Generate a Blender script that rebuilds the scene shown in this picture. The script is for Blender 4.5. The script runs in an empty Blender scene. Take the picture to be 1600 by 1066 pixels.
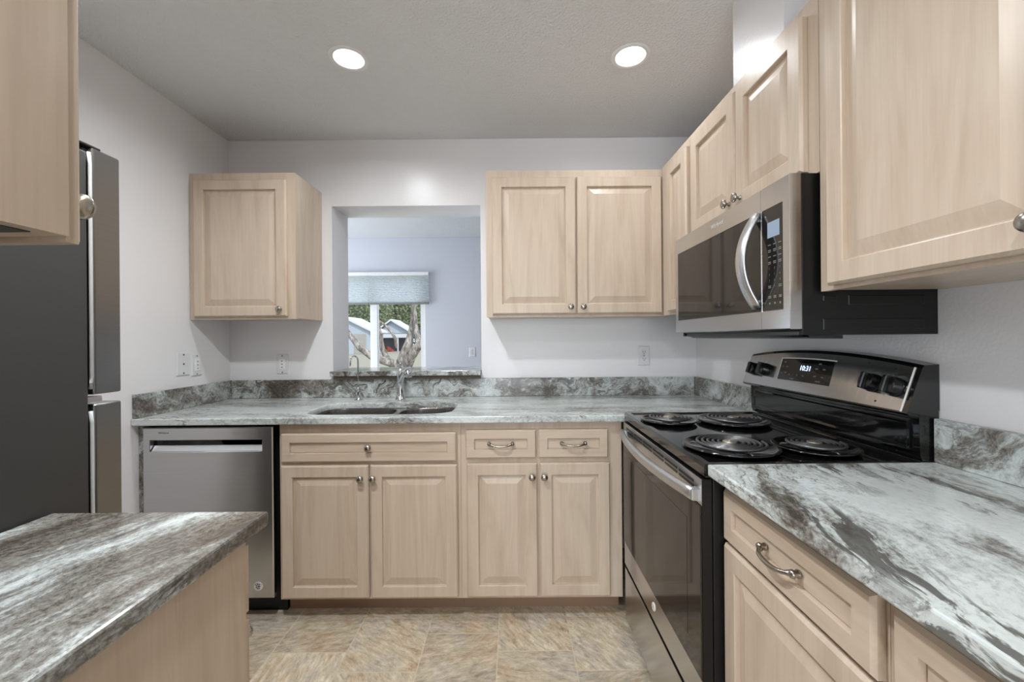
import bpy, bmesh, math, random
from mathutils import Vector, Matrix
random.seed(7)
S = bpy.context.scene
COL = S.collection

# ------------------------------------------------------------------ camera, world, lights, exposure
CAM = (0.0, -2.4784, 1.2555)
cd = bpy.data.cameras.new('camera')
cam = bpy.data.objects.new('camera', cd); COL.objects.link(cam)
cam.location = CAM
cam.rotation_euler = (math.pi/2, 0.0085, 0)
cd.sensor_fit = 'HORIZONTAL'; cd.sensor_width = 36.0
cd.lens = 36.0*648.87/1600.0
cd.shift_x = -(800.56-800.0)/1600.0
cd.shift_y = (529.22-533.0)/1600.0
cd.clip_start = 0.02; cd.clip_end = 400
S.camera = cam

W = bpy.data.worlds.new('sky'); S.world = W; W.use_nodes = True
bg = W.node_tree.nodes['Background']
bg.inputs['Color'].default_value = (0.72, 0.86, 1.0, 1); bg.inputs['Strength'].default_value = 1.3

def lamp(name, kind, loc, rot, energy, color, **kw):
    d = bpy.data.lights.new(name, kind); d.energy = energy; d.color = color
    for k, v in kw.items(): setattr(d, k, v)
    o = bpy.data.objects.new(name, d); COL.objects.link(o)
    o.location = loc; o.rotation_euler = rot
    return o
R = math.radians
# the sun over the street beyond the dining room window
lamp('sun', 'SUN', (20, -20, 30), (R(48), 0, R(38)), 1.7, (1.0, .95, .89), angle=R(1.5))
# added fill light behind the camera, then daylight by the dining room's side window
lamp('rear_fill', 'AREA', (-0.6, -6.35, 1.15), (R(90), 0, 0), 44, (.95, .975, 1.0), shape='RECTANGLE', size=2.3, size_y=2.0)
lamp('daylight_dining', 'AREA', (-3.35, 1.30, 1.07), (R(90), 0, R(-90)), 34, (.90, .955, 1.0), shape='RECTANGLE', size=1.4, size_y=2.0)
VS = S.view_settings
S.display_settings.display_device = 'sRGB'
VS.view_transform = 'Standard'; VS.look = 'None'; VS.gamma = 1.0; VS.use_curve_mapping = False
VS.exposure = 0.60
CAN_W = (3.8, 2.0, 14.0, 9.0)
CAN_C = (.94, .975, 1.0)

# ------------------------------------------------------------------ materials
def srgb(r, g, b):
    f = lambda c: (c/12.92 if c <= .04045 else ((c+.055)/1.055)**2.4)
    return (f(r/255), f(g/255), f(b/255), 1)
def mat(name):
    m = bpy.data.materials.new(name); m.use_nodes = True
    nt = m.node_tree; p = nt.nodes['Principled BSDF']
    return m, nt, p
def nd(nt, t, **kw):
    n = nt.nodes.new(t)
    for k, v in kw.items(): setattr(n, k, v)
    return n
def sv(n, **kw):
    for k, v in kw.items():
        n.inputs[k.replace('_', ' ')].default_value = v
def mapping(nt, scale=(1, 1, 1), rot=(0, 0, 0), coord='Object', vec=None):
    mp = nd(nt, 'ShaderNodeMapping'); mp.inputs['Scale'].default_value = scale; mp.inputs['Rotation'].default_value = rot
    if vec is None:
        tc = nd(nt, 'ShaderNodeTexCoord'); vec = tc.outputs[coord]
    nt.links.new(vec, mp.inputs['Vector'])
    return mp.outputs['Vector']
def noise(nt, vec, scale, detail=4, rough=.5, w=None, dist=0.0):
    n = nd(nt, 'ShaderNodeTexNoise')
    if w is not None:
        n.noise_dimensions = '4D'; nt.links.new(w, n.inputs['W'])
    n.inputs['Scale'].default_value = scale; n.inputs['Detail'].default_value = detail
    n.inputs['Roughness'].default_value = rough; n.inputs['Distortion'].default_value = dist
    nt.links.new(vec, n.inputs['Vector'])
    return n
def ramp(nt, fac, stops):
    r = nd(nt, 'ShaderNodeValToRGB'); e = r.color_ramp.elements
    while len(e) < len(stops): e.new(.5)
    for i, (p, c) in enumerate(stops):
        e[i].position = p; e[i].color = c if len(c) == 4 else (*c, 1)
    nt.links.new(fac, r.inputs['Fac'])
    return r.outputs['Color']
def mix(nt, a, b, fac, mode='MIX'):
    m = nd(nt, 'ShaderNodeMix', data_type='RGBA', blend_type=mode)
    for sock, v in (('Factor', fac), ('A', a), ('B', b)):
        i = [s for s in m.inputs if s.name == sock and (s.type == ('VALUE' if sock == 'Factor' else 'RGBA'))][0]
        if isinstance(v, bpy.types.NodeSocket): nt.links.new(v, i)
        else: i.default_value = v
    return [s for s in m.outputs if s.type == 'RGBA'][0]
def math_(nt, op, a, b=None, c=None):
    m = nd(nt, 'ShaderNodeMath', operation=op)
    for i, v in enumerate((a, b, c)):
        if v is None: continue
        if isinstance(v, bpy.types.NodeSocket): nt.links.new(v, m.inputs[i])
        else: m.inputs[i].default_value = v
    return m.outputs[0]
def bump(nt, p, h, strength, dist=.002):
    b = nd(nt, 'ShaderNodeBump'); b.inputs['Strength'].default_value = strength; b.inputs['Distance'].default_value = dist
    nt.links.new(h, b.inputs['Height']); nt.links.new(b.outputs['Normal'], p.inputs['Normal'])
def objrand(nt, k=20.0):
    oi = nd(nt, 'ShaderNodeObjectInfo')
    return math_(nt, 'MULTIPLY', oi.outputs['Random'], k)
def plain(name, col, rough=.5, metal=0.0, spec=.5, coat=0.0):
    m, nt, p = mat(name)
    # a faint procedural unevenness keeps even plain finishes from looking flat
    n = noise(nt, mapping(nt), 40, 3)
    c = mix(nt, col, tuple(min(1, x*1.06) for x in col[:3])+(1,), n.outputs['Fac'])
    nt.links.new(c, p.inputs['Base Color'])
    sv(p, Roughness=rough, Metallic=metal)
    p.inputs['Specular IOR Level'].default_value = spec
    p.inputs['Coat Weight'].default_value = coat
    return m
def emit(name, col, strength):
    m, nt, p = mat(name)
    p.inputs['Base Color'].default_value = (0, 0, 0, 1)
    p.inputs['Emission Color'].default_value = col; p.inputs['Emission Strength'].default_value = strength
    return m
def wood(name, horiz=''):
    m, nt, p = mat(name)
    w = objrand(nt)
    along = lambda a, c: tuple(c if k == (horiz or 'z') else a for k in 'xyz')
    sc = along(12, 1.6)
    v = mapping(nt, sc)
    big = noise(nt, v, 1.0, 4, .55, w, 1.6)
    sc2 = along(160, 4)
    fine = noise(nt, mapping(nt, sc2), 1.0, 3, .6, w)
    c1 = ramp(nt, big.outputs['Fac'], [(.28, srgb(193, 174, 155)), (.47, srgb(205, 187, 168)), (.62, srgb(210, 193, 175)), (.75, srgb(198, 179, 160))])
    c2 = ramp(nt, fine.outputs['Fac'], [(.3, (.90, .885, .87, 1)), (.6, (1, 1, 1, 1))])
    nt.links.new(mix(nt, c1, c2, .55, 'MULTIPLY'), p.inputs['Base Color'])
    sv(p, Roughness=.32); p.inputs['Specular IOR Level'].default_value = .4
    return m
def granite(name, scale, rot, stops, warp=.16, fine_amt=.55, swirl=1.0, patch=.35, grain=60, gmix=.25, streak=0.0):
    m, nt, p = mat(name)
    tc = nd(nt, 'ShaderNodeTexCoord')
    wn = noise(nt, tc.outputs['Object'], 2.6*swirl, 3, .55)
    sub = nd(nt, 'ShaderNodeVectorMath', operation='SUBTRACT'); nt.links.new(wn.outputs['Color'], sub.inputs[0]); sub.inputs[1].default_value = (.5, .5, .5)
    mul = nd(nt, 'ShaderNodeVectorMath', operation='SCALE'); nt.links.new(sub.outputs[0], mul.inputs[0]); mul.inputs['Scale'].default_value = warp*2
    add = nd(nt, 'ShaderNodeVectorMath', operation='ADD'); nt.links.new(tc.outputs['Object'], add.inputs[0]); nt.links.new(mul.outputs[0], add.inputs[1])
    v0 = mapping(nt, (1, 1, 1), rot, vec=add.outputs[0])
    v = mapping(nt, scale, (0, 0, 0), vec=v0)
    n1a = noise(nt, v, 1.0, 9, .70)
    npatch = noise(nt, mapping(nt, tuple(max(1.6, q*.42) for q in scale), (0, 0, 0), vec=v0), 1.0, 3, .5)
    f1 = math_(nt, 'ADD', math_(nt, 'MULTIPLY', n1a.outputs['Fac'], 1-patch), math_(nt, 'MULTIPLY', npatch.outputs['Fac'], patch))
    # crystal grain breaks up the bands
    n2 = noise(nt, mapping(nt, tuple(q*2.2+grain for q in scale), (0, 0, 0), vec=v0), 1.0, 6, .75)
    f1 = math_(nt, 'ADD', f1, math_(nt, 'MULTIPLY', math_(nt, 'SUBTRACT', n2.outputs['Fac'], .5), gmix))
    base = ramp(nt, f1, stops)
    g = ramp(nt, n2.outputs['Fac'], [(.38, (.45, .43, .41, 1)), (.5, (.9, .89, .88, 1)), (.6, (1.1, 1.1, 1.1, 1))])
    dark = ramp(nt, f1, [(.44, (1, 1, 1, 1)), (.60, (.12, .12, .12, 1))])
    amt = math_(nt, 'MULTIPLY', dark, fine_amt)
    c = mix(nt, base, g, amt, 'MULTIPLY')
    # sharp dark mineral streaks gathered in drifts
    if streak > 0:
        ns = noise(nt, mapping(nt, tuple(q*2.2 if q > 6 else q for q in scale), (0, 0, 0), vec=v0), 1.0, 8, .66)
        npd = noise(nt, mapping(nt, tuple(max(2.2, q*.5) for q in scale), (0, 0, 0), vec=v0), 1.0, 2, .5)
        sm = ramp(nt, ns.outputs['Fac'], [(.515, (0, 0, 0, 1)), (.565, (1, 1, 1, 1))])
        sp_ = ramp(nt, npd.outputs['Fac'], [(.47, (0, 0, 0, 1)), (.60, (1, 1, 1, 1))])
        sk = math_(nt, 'MULTIPLY', math_(nt, 'MULTIPLY', sm, sp_), streak)
        c = mix(nt, c, mix(nt, srgb(92, 86, 78), srgb(44, 40, 36), n2.outputs['Fac']), sk)
    # thin dark veins
    n3 = noise(nt, mapping(nt, tuple(s*1.7 for s in scale), (0, 0, 0), vec=v0), 1.0, 6, .6)
    vein = math_(nt, 'ABSOLUTE', math_(nt, 'SUBTRACT', n3.outputs['Fac'], .5))
    vm = ramp(nt, vein, [(.004, (1, 1, 1, 1)), (.02, (0, 0, 0, 1))])
    n4 = noise(nt, v0, 3.0, 2)
    vm2 = math_(nt, 'MULTIPLY', vm, ramp(nt, n4.outputs['Fac'], [(.5, (0, 0, 0, 1)), (.62, (.75, .75, .75, 1))]))
    c = mix(nt, c, (.09, .08, .07, 1), vm2)
    nt.links.new(c, p.inputs['Base Color'])
    sv(p, Roughness=.14); p.inputs['Specular IOR Level'].default_value = .5
    return m
def steel(name, col=(.62, .625, .635, 1), rough=.2, aniso=.85, rot=.25):
    m, nt, p = mat(name)
    n = noise(nt, mapping(nt, (3, 3, 260)), 1.0, 3)
    nt.links.new(mix(nt, col, tuple(c*.86 for c in col[:3])+(1,), n.outputs['Fac']), p.inputs['Base Color'])
    sv(p, Metallic=1.0, Roughness=rough, Anisotropic=aniso)
    p.inputs['Anisotropic Rotation'].default_value = rot
    t = nd(nt, 'ShaderNodeTangent', direction_type='RADIAL', axis='Z')
    nt.links.new(t.outputs[0], p.inputs['Tangent'])
    return m

M = {}
def wallpaint(name, col, rough, sc, st):
    m, nt, p = mat(name)
    v = mapping(nt)
    n = noise(nt, v, sc, 4, .55)
    n2 = noise(nt, v, 1.2, 2)
    nt.links.new(mix(nt, col, tuple(c*.97 for c in col[:3])+(1,), n2.outputs['Fac']), p.inputs['Base Color'])
    sv(p, Roughness=rough)
    bump(nt, p, n.outputs['Fac'], st, .004 if rough < .5 else .009)
    return m
M['wall'] = wallpaint('satin_wall_paint', srgb(237, 236, 238), .27, 110, .18)
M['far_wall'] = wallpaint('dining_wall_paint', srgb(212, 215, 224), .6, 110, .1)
M['ceiling'] = wallpaint('textured_ceiling_paint', srgb(236, 237, 238), .9, 95, 1.0)
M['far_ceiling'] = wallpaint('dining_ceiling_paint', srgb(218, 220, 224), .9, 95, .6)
M['white'] = plain('white_enamel', srgb(236, 236, 236), .35)
M['plate'] = plain('white_plastic', srgb(222, 222, 224), .35)
M['wood'] = wood('pale_maple'); M['woodh'] = wood('pale_maple_across', 'x'); M['woody'] = wood('pale_maple_deep', 'y')
M['strip_brown'] = plain('dark_brown_strip', srgb(84, 74, 62), .6)
M['toe'] = plain('toe_kick_shaded_maple', srgb(150, 122, 100), .5)  # cabinet maple darkened so its colour carries the toe recess shade
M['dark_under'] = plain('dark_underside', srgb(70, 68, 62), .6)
M['nickel'] = plain('brushed_nickel', srgb(168, 162, 154), .26, 1.0)
M['chrome'] = plain('chrome', srgb(205, 206, 210), .08, 1.0)
M['steel'] = steel('brushed_stainless')
M['steel_v'] = steel('brushed_stainless_upright', (.60, .60, .61, 1), .17, .4, .0)
M['fridge_steel'] = steel('grey_stainless', (.30, .30, .30, 1), .28, .5, .0)
M['sink_steel'] = plain('sink_stainless', srgb(170, 166, 162), .22, 1.0)
M['handle_steel'] = plain('satin_stainless', srgb(205, 206, 208), .34, 1.0)
M['black'] = plain('black_enamel', (.006, .006, .006, 1), .08, 0, .6, .4)
M['black_matte'] = plain('black_painted_metal', (.008, .008, .008, 1), .35, 0, .35)
M['black_plastic'] = plain('black_plastic', (.012, .012, .012, 1), .25)
M['coil'] = plain('coil_metal', (.16, .16, .165, 1), .3, .8)
M['cap'] = plain('coil_cap', srgb(190, 180, 165), .35, .8)
M['fridge_side'] = plain('charcoal_cabinet_paint', srgb(62, 62, 61), .5)
M['gasket'] = plain('door_gasket', srgb(30, 30, 30), .6)
M['liner'] = plain('door_liner', srgb(200, 204, 206), .3)
M['ink'] = plain('black_ink', (.01, .01, .01, 1), .6)
M['print'] = plain('light_print', srgb(215, 215, 210), .5)
M['print_grey'] = plain('grey_print', srgb(130, 130, 128), .5)
M['logo'] = plain('raised_badge', srgb(238, 236, 232), .3)
M['lens'] = emit('lamp_lens', (1, .97, .93, 1), 9.0)
M['digits'] = emit('clock_digits', (.45, .6, 1, 1), 2.5)
M['lcd'] = emit('lcd_panel', (.36, .45, .58, 1), .55)
m, nt, p = mat('oven_glass'); sv(p, Roughness=.05); p.inputs['Specular IOR Level'].default_value = .42; M['oven_glass'] = m
nn = noise(nt, mapping(nt), 300, 2); nt.links.new(ramp(nt, nn.outputs['Fac'], [(.4, (.02, .017, .015, 1)), (.6, (.026, .023, .02, 1))]), p.inputs['Base Color'])
m, nt, p = mat('mw_glass'); sv(p, Roughness=.06); p.inputs['Specular IOR Level'].default_value = .45; M['mw_glass'] = m
nn = noise(nt, mapping(nt), 400, 2); nt.links.new(ramp(nt, nn.outputs['Fac'], [(.4, (.016, .015, .014, 1)), (.6, (.022, .02, .019, 1))]), p.inputs['Base Color'])
# clear window glass
m, nt, p = mat('window_glass')
tr = nd(nt, 'ShaderNodeBsdfTransparent'); gl = nd(nt, 'ShaderNodeBsdfGlossy'); gl.inputs['Roughness'].default_value = .02
fr = nd(nt, 'ShaderNodeFresnel'); fr.inputs['IOR'].default_value = 1.25
ms = nd(nt, 'ShaderNodeMixShader'); nt.links.new(fr.outputs[0], ms.inputs[0]); nt.links.new(tr.outputs[0], ms.inputs[1]); nt.links.new(gl.outputs[0], ms.inputs[2])
nt.links.new(ms.outputs[0], nt.nodes['Material Output'].inputs['Surface']); M['glass'] = m
# pleated shade cloth lets daylight through
m, nt, p = mat('shade_cloth')
v = mapping(nt, (1, 1, 1)); wv = nd(nt, 'ShaderNodeTexNoise'); wv.inputs['Scale'].default_value = 200; nt.links.new(v, wv.inputs['Vector'])
df = nd(nt, 'ShaderNodeBsdfDiffuse'); tl = nd(nt, 'ShaderNodeBsdfTranslucent'); ms = nd(nt, 'ShaderNodeMixShader'); ms.inputs[0].default_value = .72
c = mix(nt, srgb(224, 230, 232), srgb(236, 240, 242), wv.outputs['Fac'])
nt.links.new(c, df.inputs[0]); nt.links.new(c, tl.inputs[0]); nt.links.new(df.outputs[0], ms.inputs[1]); nt.links.new(tl.outputs[0], ms.inputs[2])
nt.links.new(ms.outputs[0], nt.nodes['Material Output'].inputs['Surface']); M['shade'] = m

WHITE = srgb(218, 225, 224); LIGHT = srgb(188, 194, 193); GREY = srgb(140, 139, 134); TAUPE = srgb(104, 98, 91); DARK = srgb(58, 53, 48)
M['granite_back'] = granite('granite_back_counter', (2.4, 9, 9), (0, 0, R(4)), [(.28, TAUPE), (.39, GREY), (.46, LIGHT), (.56, WHITE), (.72, LIGHT)], .10, .55, 1.0, .35, 60, .2, .3)
M['granite_right'] = granite('granite_right_counter', (15, 4.0, 15), (0, 0, R(14)), [(.33, DARK), (.385, TAUPE), (.415, GREY), (.45, LIGHT), (.52, WHITE), (.74, LIGHT)], .09, .55, 1.0, .5, 70, .10, .85)
M['granite_left'] = granite('granite_left_counter', (17, 2.5, 17), (0, 0, R(17)), [(.32, DARK), (.425, TAUPE), (.51, GREY), (.565, LIGHT), (.625, WHITE), (.8, LIGHT)], .07, .85, 1.0, .45, 95, .18, .8)
M['granite_splash'] = granite('granite_backsplash', (5.5, 8, 11), (0, R(12), 0), [(.34, DARK), (.42, TAUPE), (.47, GREY), (.515, LIGHT), (.60, WHITE), (.8, LIGHT)], .22, .6, 1.8, .45, 60, .15, .85)
M['granite_side'] = granite('granite_side_splash', (8, 5, 12), (R(30), 0, 0), [(.30, DARK), (.40, TAUPE), (.48, GREY), (.55, LIGHT), (.66, WHITE), (.8, LIGHT)], .14, .6, 1.5)

# floor: square stone-look tiles, each column shifted a third of a tile
m, nt, p = mat('stone_tile_floor')
tc = nd(nt, 'ShaderNodeTexCoord'); sp = nd(nt, 'ShaderNodeSeparateXYZ'); nt.links.new(tc.outputs['Object'], sp.inputs[0])
T = .303
cx_ = math_(nt, 'DIVIDE', math_(nt, 'ADD', sp.outputs['X'], .07), T)
ci = math_(nt, 'FLOOR', cx_); cf = math_(nt, 'FRACT', cx_)
ry = math_(nt, 'DIVIDE', math_(nt, 'ADD', sp.outputs['Y'], .81), T)
ry = math_(nt, 'ADD', ry, math_(nt, 'MULTIPLY', ci, .3333))
ri = math_(nt, 'FLOOR', ry); rf = math_(nt, 'FRACT', ry)
edge = lambda f: math_(nt, 'MINIMUM', f, math_(nt, 'SUBTRACT', 1.0, f))
e = math_(nt, 'MINIMUM', edge(cf), edge(rf))
grout = ramp(nt, e, [(.004, (1, 1, 1, 1)), (.011, (0, 0, 0, 1))])
cmb = nd(nt, 'ShaderNodeCombineXYZ'); nt.links.new(ci, cmb.inputs[0]); nt.links.new(ri, cmb.inputs[1])
wn = nd(nt, 'ShaderNodeTexWhiteNoise', noise_dimensions='3D'); nt.links.new(cmb.outputs[0], wn.inputs['Vector'])
rot = nd(nt, 'ShaderNodeVectorRotate', rotation_type='Z_AXIS'); nt.links.new(tc.outputs['Object'], rot.inputs['Vector'])
nt.links.new(math_(nt, 'ADD', math_(nt, 'MULTIPLY', wn.outputs['Value'], 2.2), -.4), rot.inputs['Angle'])
off = nd(nt, 'ShaderNodeVectorMath', operation='MULTIPLY_ADD'); nt.links.new(wn.outputs['Color'], off.inputs[0]); off.inputs[1].default_value = (9, 9, 9); nt.links.new(rot.outputs[0], off.inputs[2])
n1 = noise(nt, mapping(nt, (16, 42, 16), vec=off.outputs[0]), 1.0, 9, .78, None, .3)
n2 = noise(nt, off.outputs[0], 6, 4, .6)
st = ramp(nt, n1.outputs['Fac'], [(.35, srgb(108, 95, 80)), (.44, srgb(168, 152, 131)), (.54, srgb(200, 186, 164)), (.64, srgb(228, 219, 202))])
tint = ramp(nt, n2.outputs['Fac'], [(.38, srgb(186, 184, 180)), (.52, srgb(206, 194, 166)), (.66, srgb(206, 160, 122))])
c = mix(nt, st, tint, .30)
vv = math_(nt, 'ADD', .84, math_(nt, 'MULTIPLY', wn.outputs['Value'], .28))
cc = nd(nt, 'ShaderNodeCombineColor'); [nt.links.new(vv, cc.inputs[i]) for i in range(3)]
c = mix(nt, c, cc.outputs[0], 1.0, 'MULTIPLY')
c = mix(nt, c, srgb(206, 194, 172), math_(nt, 'MULTIPLY', grout, .75))
nt.links.new(c, p.inputs['Base Color']); sv(p, Roughness=.42)
bump(nt, p, math_(nt, 'SUBTRACT', n1.outputs['Fac'], grout), .3, .002)
M['floor'] = m

# ------------------------------------------------------------------ mesh helpers
ORG = {}
class F:
    """placement frame: origin o, axes u (right), v (up), w (out of the face)"""
    def __init__(s, o, u, v, w): s.o, s.u, s.v, s.w = Vector(o), Vector(u), Vector(v), Vector(w)
    def __call__(s, a, b, c=0.0): return s.o + s.u*a + s.v*b + s.w*c
def FB(x, y, z): return F((x, y, z), (1, 0, 0), (0, 0, 1), (0, -1, 0))     # faces the camera (-Y)
def FR(x, y, z): return F((x, y, z), (0, -1, 0), (0, 0, 1), (-1, 0, 0))    # on the right side, faces -X; u runs towards the camera
def FL(x, y, z): return F((x, y, z), (0, 1, 0), (0, 0, 1), (1, 0, 0))      # faces +X
def FN(x, y, z): return F((x, y, z), (-1, 0, 0), (0, 0, 1), (0, 1, 0))     # faces +Y
def face(bm, vs, smooth=False):
    try:
        f = bm.faces.new(vs); f.smooth = smooth; return f
    except ValueError: return None
def box(bm, x0, x1, y0, y1, z0, z1, bev=0.0, seg=2):
    b = bmesh.new()
    r = bmesh.ops.create_cube(b, size=1.0)
    for v in b.verts:
        v.co = Vector((x0+(v.co.x+.5)*(x1-x0), y0+(v.co.y+.5)*(y1-y0), z0+(v.co.z+.5)*(z1-z0)))
    if bev > 0: bmesh.ops.bevel(b, geom=list(b.edges), offset=bev, segments=seg, affect='EDGES', profile=.6)
    merge(bm, b); return bm
def merge(bm, b, mi=0):
    vm = {}
    for v in b.verts: vm[v] = bm.verts.new(v.co)
    for f in b.faces:
        n = face(bm, [vm[v] for v in f.verts], f.smooth)
        if n and mi: n.material_index = mi
    b.free()
def loft(bm, loops, cap0=True, cap1=True, smooth=False, closed=True):
    L = [[bm.verts.new(p) for p in lp] for lp in loops]
    n = len(L[0])
    for a, b in zip(L, L[1:]):
        for i in range(n if closed else n-1):
            j = (i+1) % n
            face(bm, [a[i], a[j], b[j], b[i]], smooth)
    if cap0: face(bm, L[0][::-1])
    if cap1: face(bm, L[-1])
    return L
def rects(bm, fr, lst, cap0=True, cap1=True):
    """nested rectangles (u0,u1,v0,v1,w) joined ring by ring"""
    return loft(bm, [[fr(u0, v0, w), fr(u1, v0, w), fr(u1, v1, w), fr(u0, v1, w)] for u0, u1, v0, v1, w in lst], cap0, cap1)
def frame_axes(d):
    d = d.normalized(); a = Vector((0, 0, 1)) if abs(d.z) < .9 else Vector((1, 0, 0))
    x = d.cross(a).normalized(); return x, x.cross(d).normalized()
def tube(bm, pts, rad, n=12, caps=True, ell=1.0, axis=None):
    """sweep along pts; rad a number or list; ell squashes the second axis; axis fixes the first axis"""
    pts = [Vector(p) for p in pts]
    loops = []; px = None
    for i, p in enumerate(pts):
        d = (pts[min(i+1, len(pts)-1)]-pts[max(i-1, 0)]).normalized()
        if axis is not None:
            x = Vector(axis); x = (x-d*x.dot(d)).normalized(); y = d.cross(x)
        else:
            if px is None: x, y = frame_axes(d)
            else:
                x = (px-d*px.dot(d)).normalized(); y = d.cross(x)
            px = x
        r = rad[i] if isinstance(rad, (list, tuple)) else rad
        loops.append([p+x*(r*math.cos(2*math.pi*k/n))+y*(r*ell*math.sin(2*math.pi*k/n)) for k in range(n)])
    loft(bm, loops, caps, caps, True)
def lathe(bm, fr, prof, n=24, cap0=True, cap1=True):
    """prof: (radius, height along fr.w)"""
    loft(bm, [[fr(r*math.cos(2*math.pi*k/n), r*math.sin(2*math.pi*k/n), h) for k in range(n)] for r, h in prof], cap0, cap1, True)
def prism(bm, pts, d):
    """pts: closed outline as Vectors, pushed along vector d"""
    loft(bm, [[Vector(p) for p in pts], [Vector(p)+Vector(d) for p in pts]])
def rrect(x0, x1, y0, y1, r, n=8):
    out = []
    for cx, cy, a0 in ((x1-r, y0+r, -90), (x1-r, y1-r, 0), (x0+r, y1-r, 90), (x0+r, y0+r, 180)):
        for k in range(n+1):
            a = R(a0+90*k/n); out.append((cx+r*math.cos(a), cy+r*math.sin(a)))
    return out
def plate(bm, outer, holes, z0, z1):
    """flat slab with holes"""
    loops = []; edges = []
    for lp in [outer]+holes:
        vs = [bm.verts.new((x, y, z1)) for x, y in lp]; loops.append(vs)
        for i in range(len(vs)): edges.append(bm.edges.new((vs[i], vs[(i+1) % len(vs)])))
    r = bmesh.ops.triangle_fill(bm, use_beauty=True, use_dissolve=False, edges=edges, normal=(0, 0, 1))
    top = [f for f in r['geom'] if isinstance(f, bmesh.types.BMFace)]
    low = {}
    for vs in loops:
        for v in vs: low[v] = bm.verts.new((v.co.x, v.co.y, z0))
    for f in top: face(bm, [low[v] for v in reversed(f.verts)])
    for li, vs in enumerate(loops):
        for i in range(len(vs)):
            a, b = vs[i], vs[(i+1) % len(vs)]
            f = face(bm, [a, low[a], low[b], b], li > 0)
def build(name, bm, m, parent=None, bevel=0.0, origin=None, recalc=True):
    if recalc: bmesh.ops.recalc_face_normals(bm, faces=bm.faces)
    o0 = ORG.get(parent.name, Vector((0, 0, 0))) if parent else (Vector(origin) if origin else Vector((0, 0, 0)))
    for v in bm.verts: v.co -= o0
    me = bpy.data.meshes.new(name); bm.to_mesh(me); bm.free()
    for x in (m if isinstance(m, (list, tuple)) else [m]): me.materials.append(x)
    o = bpy.data.objects.new(name, me); COL.objects.link(o)
    if parent: o.parent = parent
    else: o.location = o0
    ORG[o.name] = o0
    if bevel:
        md = o.modifiers.new('eased_edge', 'BEVEL'); md.width = bevel; md.segments = 2; md.limit_method = 'ANGLE'; md.angle_limit = R(50)
    return o
def tag(o, label, cat, group=None):
    o['label'] = label; o['category'] = cat
    if group: o['group'] = group
    return o
def thing(name, loc, label, cat, group=None):
    o = bpy.data.objects.new(name, None); COL.objects.link(o); o.location = loc
    o.empty_display_size = .05
    ORG[o.name] = Vector(loc)
    return tag(o, label, cat, group)
def struct(name, bm, m):
    o = build(name, bm, m); o['kind'] = 'structure'; return o
def NB(): return bmesh.new()
def bx(*a, **k):
    b = bmesh.new(); box(b, *a, **k); return b
def letters(bm, txt, size, fr, align='CENTER', depth=.0006, squash=1.0):
    c = bpy.data.curves.new('t', 'FONT'); c.body = txt; c.size = size; c.align_x = align; c.align_y = 'CENTER'; c.resolution_u = 3
    o = bpy.data.objects.new('t', c); COL.objects.link(o)
    dg = bpy.context.evaluated_depsgraph_get(); dg.update()
    me = bpy.data.meshes.new_from_object(o.evaluated_get(dg))
    vs = [bm.verts.new(fr(v.co.x*squash, v.co.y, depth)) for v in me.vertices]
    for p in me.polygons: face(bm, [vs[i] for i in p.vertices])
    bpy.data.objects.remove(o); bpy.data.meshes.remove(me); bpy.data.curves.remove(c)

XL, XR, ZC = -1.6855, 1.0971, 2.4511
SW = .24            # back wall thickness at the pass-through
YF = -2.33          # kitchen side of the stub walls by the camera
# ------------------------------------------------------------------ setting
def wall_hole(name, fr, W_, H_, hole, t, m):
    """wall slab with one opening; fr at lower left of the visible face, w out of the face"""
    b = NB(); u0, u1, v0, v1 = hole
    full = (0, W_, 0, H_)
    rects(b, fr, [(*full, 0), (u0, u1, v0, v1, 0), (u0, u1, v0, v1, -t), (*full, -t), (*full, 0)], False, False)
    bmesh.ops.remove_doubles(b, verts=b.verts, dist=1e-5)
    return struct(name, b, m)
struct('floor', bx(-3.4, 3.0, -6.4, 2.6, -.1, 0), M['floor'])
struct('ceiling', bx(-3.4, 3.0, -6.4, 0.0, ZC, ZC+.1), M['ceiling'])
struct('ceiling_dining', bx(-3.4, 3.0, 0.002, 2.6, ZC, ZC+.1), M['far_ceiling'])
OX0, OX1, OZ0, OZ1 = -1.071, -.185, 1.042, 2.054
wall_hole('wall_back', FB(-3.3, 0, 0), 6.2, ZC-.001, (OX0+3.3, OX1+3.3, OZ0, OZ1), SW, M['wall'])
struct('wall_left', bx(XL-.1, XL, YF, -.001, 0.001, ZC-.001), M['wall'])
struct('wall_right', bx(XR, XR+.1, YF, -.001, 0.001, ZC-.001), M['wall'])
struct('wall_front_left', bx(-3.3, -.47, YF-.12, YF-.001, 0.001, ZC-.001), M['wall'])

struct('wall_chase', bx(.80, XR-.001, -1.267, -.99, 2.1365, ZC-.001), M['wall'])
# room behind the camera
struct('wall_rear_left', bx(-3.3, -3.2, -6.3, YF-.121, 0.001, ZC-.001), M['wall'])
struct('wall_rear_right', bx(2.8, 2.9, -6.3, -.001, 0.001, ZC-.001), M['wall'])
wall_hole('wall_rear', FN(2.9, -6.2, 0.001), 6.2, ZC-.002, (2.35, 4.65, .12, 2.1), .1, M['wall'])
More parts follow.
